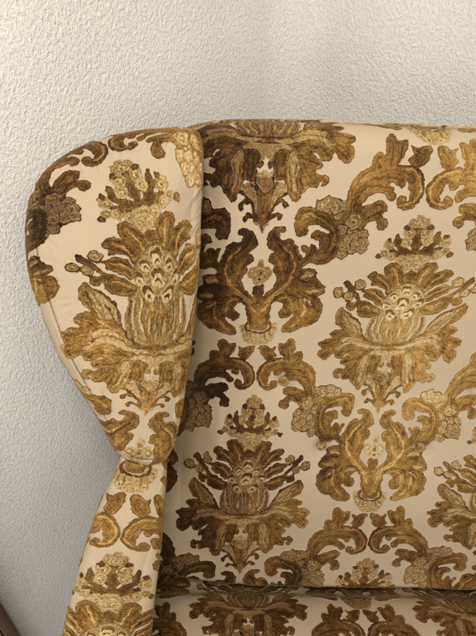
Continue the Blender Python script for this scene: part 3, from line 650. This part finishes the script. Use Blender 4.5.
# inner arm faces beside the seat, base and legs
def rbox(name,lo,hi,parent,mat,bev=.02,seg=5):
    bm=bmesh.new(); bmesh.ops.create_cube(bm,size=1)
    lo,hi=np.array(lo),np.array(hi)
    for v in bm.verts: v.co=[(lo[i]+hi[i])/2+v.co[i]*(hi[i]-lo[i]) for i in range(3)]
    bmesh.ops.bevel(bm,geom=bm.edges[:]+bm.verts[:],offset=bev,segments=seg,profile=.5,affect='EDGES')
    me=bpy.data.meshes.new(name); bm.to_mesh(me); bm.free()
    for p in me.polygons: p.use_smooth=True
    return link(name,me,parent,mat)
DW=wood_mat('dark_wood',(.035,.016,.007),(.09,.042,.018))
def plain_cloth(name,lo,hi,nm,seed):
    """upholstered side panel: real cloth grid standing in a y-z plane"""
def side_panel(x,sgn,seed):
    Y=np.arange(-.16,.52,.004); Z=np.arange(-1.12,-.64,.004)
    Yg,Zg=np.meshgrid(Y,Z,indexing='ij')
    top=-.70+.10*(Yg+.16)
    zz=np.minimum(Zg,top)
    Xg=x+sgn*(.012*np.clip(1-((Yg-.18)/.36)**2,0,1)+.006*fbm(Yg*9,Zg*9,seed,2))
    f,fuv=cloth(Yg/PERU,-Zg/PERV,seed)
    fab=np.concatenate([f,np.full(Yg.shape+(1,),.35)],-1)
    return link('arm_panel',grid_mesh('arm_panel',W(np.stack([Xg,Yg,zz],-1)),fab,fuv),chair,FAB)
side_panel(-.138,1,71); side_panel(2*CX+.138,-1,72)
base=rbox('base',W((-.16,-.15,-1.21)),W((2*CX+.16,.46,-1.03)),chair,None,.015)
m2,nt2,b2=newmat('base_cloth'); nz=N_(nt2,'ShaderNodeTexNoise',i_Scale=300.,i_Detail=3.); nt2.links.new(ramp(nt2,nz.outputs[0],[(.3,(.16,.08,.02)),(.7,(.30,.18,.06))]),b2.inputs['Base Color']); b2.inputs['Roughness'].default_value=.9
base.data.materials.append(m2)
for lx in (-.11,2*CX+.11):
    for ly in (-.11,.42):
        bm=bmesh.new(); bmesh.ops.create_cone(bm,cap_ends=True,segments=20,radius1=.016,radius2=.027,depth=.185)
        me=bpy.data.meshes.new('leg'); bm.to_mesh(me); bm.free(); lg=link('leg',me,chair,DW)
        p=W((lx,ly,0)); lg.location=(p[0],p[1],.0925)
        for q in me.polygons: q.use_smooth=True
# ------------------------------------------------------------------ ROOM
def sheet(name,pts,mat,kind='structure'):
    me=bpy.data.meshes.new(name); me.from_pydata([tuple(p) for p in pts],[],[list(range(len(pts)))]); me.update()
    o=link(name,me,None,mat)
    if kind: o['kind']=kind
    return o
PL=plaster_mat('rough_plaster',(.64,.62,.58),(.86,.84,.795))
cxy=np.array([.082,1.12])*K
ll=ray(10,620)*1.04*K; lxy=ll[:2]
ld=(lxy-cxy); LLen=np.linalg.norm(ld); ld/=LLen
rd=np.array([math.cos(math.radians(-30)),math.sin(math.radians(-30))])
rc_=.09
def wall():
    '''both plaster walls in one sheet with thickness: left run, coved corner, right run; wuv = run length and height'''
    d1,d2=ld,rd; a=math.acos(float(d1@d2)); tl=rc_/math.tan(a/2); bis=(d1+d2)/np.linalg.norm(d1+d2)
    c=cxy+bis*(rc_/math.sin(a/2)); p1=cxy+d1*tl; p2=cxy+d2*tl
    a1=math.atan2(*(p1-c)[::-1]); a2=math.atan2(*(p2-c)[::-1]); da=(a2-a1+math.pi)%(2*math.pi)-math.pi
    line=[lxy+(p1-lxy)*t for t in (0,.5,.9,.97,.995)]+[c+rc_*np.array([math.cos(a1+da*k/24),math.sin(a1+da*k/24)]) for k in range(25)]+[p2+d2*t for t in (.004,.03,.12,.6,1.3,2.2)]
    line=np.array(line); run=np.concatenate([[0],np.cumsum(np.linalg.norm(np.diff(line,axis=0),axis=1))])
    line=line+0; n=len(line)
    vs=[(x,y,z) for x,y in line for z in (0,2.6)]
    me=bpy.data.meshes.new('plaster_wall'); fs=[(2*i,2*i+2,2*i+3,2*i+1) for i in range(n-1)]
    # back faces
    t=np.gradient(line,axis=0); t/=np.linalg.norm(t,axis=1)[:,None]; nb=np.stack([t[:,1],-t[:,0]],-1)
    if nb[0]@bis>0: nb=-nb
    vs+=[(x,y,z) for x,y in line+nb*.1 for z in (0,2.6)]
    o_=2*n; fs+=[(o_+2*i+1,o_+2*i+3,o_+2*i+2,o_+2*i) for i in range(n-1)]
    fs+=[(2*i+1,2*i+3,o_+2*i+3,o_+2*i+1) for i in range(n-1)]+[(0,1,o_+1,o_),(2*n-2,o_+2*n-2,o_+2*n-1,2*n-1)]
    me.from_pydata(vs,[],fs); me.update()
    at=me.attributes.new('wuv','FLOAT_VECTOR','POINT'); runs=np.repeat(run,2); runs=np.concatenate([runs,runs])
    at.data.foreach_set('vector',np.stack([runs,np.zeros_like(runs),np.array(vs)[:,2]],-1).reshape(-1).astype(np.float32))
    for k,p in enumerate(me.polygons): p.use_smooth=k<n-1
    o=link('plaster_wall',me,None,PL); o['kind']='structure'; return o
wall()
# board at the end of the left wall
perp=np.array([ld[1],-ld[0]])
if perp@(np.array([0,0])-lxy)<0: perp=-perp
bo=empty('wall_trim_board',(lxy[0],lxy[1],0)); bo.rotation_euler=(0,0,math.atan2(ld[1],ld[0]))
bo['label']='tan upright board with a dark edge closing the left end of the plaster wall'; bo['category']='trim board'
bpy.context.view_layer.update()
TW=wood_mat('tan_wood',(.26,.19,.13),(.36,.27,.19),(30,30,2)); ED=wood_mat('edge_wood',(.07,.042,.028),(.12,.075,.05),(30,30,2))
def lbox(name,lo,hi,mat,bev):
    o=rbox(name,lo,hi,None,mat,bev,2); o.parent=bo; return o
s_=1 if (np.array([-ld[1],ld[0]])@perp)>0 else -1
def yb(a,b): return (min(s_*a,s_*b),max(s_*a,s_*b))
y0,y1=yb(-.10,.012); lbox('edge_strip',(.0015,y0,0),(.020,y1,2.2),ED,.002)
y0,y1=yb(-.10,.006); lbox('board',(.0215,y0,0),(.14,y1,2.2),TW,.002)
fm=wood_mat('floor_wood',(.22,.15,.09),(.33,.24,.15),(2,14,1))
sheet('floor',[(-4,-4,0),(4,-4,0),(4,4,0),(-4,4,0)],fm)
# ------------------------------------------------------------------ LIGHT
w=bpy.data.worlds.new('World'); sc.world=w; w.use_nodes=True
bg=w.node_tree.nodes['Background']; bg.inputs[0].default_value=(1.,.985,.96,1); bg.inputs[1].default_value=.88
def area(name,loc,tgt,size,power,col):
    l=bpy.data.lights.new(name,'AREA'); l.shape='DISK'; l.size=size; l.energy=power; l.color=col
    o=bpy.data.objects.new(name,l); COL.objects.link(o); o.location=loc
    from mathutils import Vector
    o.rotation_euler=(Vector(tgt)-Vector(loc)).to_track_quat('-Z','Y').to_euler(); return o
area('ceiling_lamp',(.0,-.26,2.15),(.05,.6,.9),.28,15.,(1.,.90,.76))
area('right_fill',(1.0,-.8,2.1),(-.1,.7,1.1),.7,4,(1.,.95,.88))  # added fill from the right, evens out the left wall; no window there
area('left_fill',(-.9,-.9,1.0),(-.35,.6,.55),.7,9.,(.94,.97,1.))  # added cool fill, lifts the lower left wall
# ------------------------------------------------------------------ CAMERA
cam=bpy.data.cameras.new('camera'); cam.sensor_fit='VERTICAL'; cam.sensor_height=36; cam.lens=500/636*36; cam.clip_start=.01; cam.clip_end=100
co_=bpy.data.objects.new('camera',cam); COL.objects.link(co_); sc.camera=co_
from mathutils import Matrix
M=Matrix(((RR[0],UU[0],-F[0],0),(RR[1],UU[1],-F[1],0),(RR[2],UU[2],-F[2],CAMZ),(0,0,0,1))); co_.matrix_world=M
sc.view_settings.view_transform='Standard'; sc.view_settings.look='None'; sc.view_settings.exposure=0
sc.render.engine='CYCLES'; sc.cycles.max_bounces=6
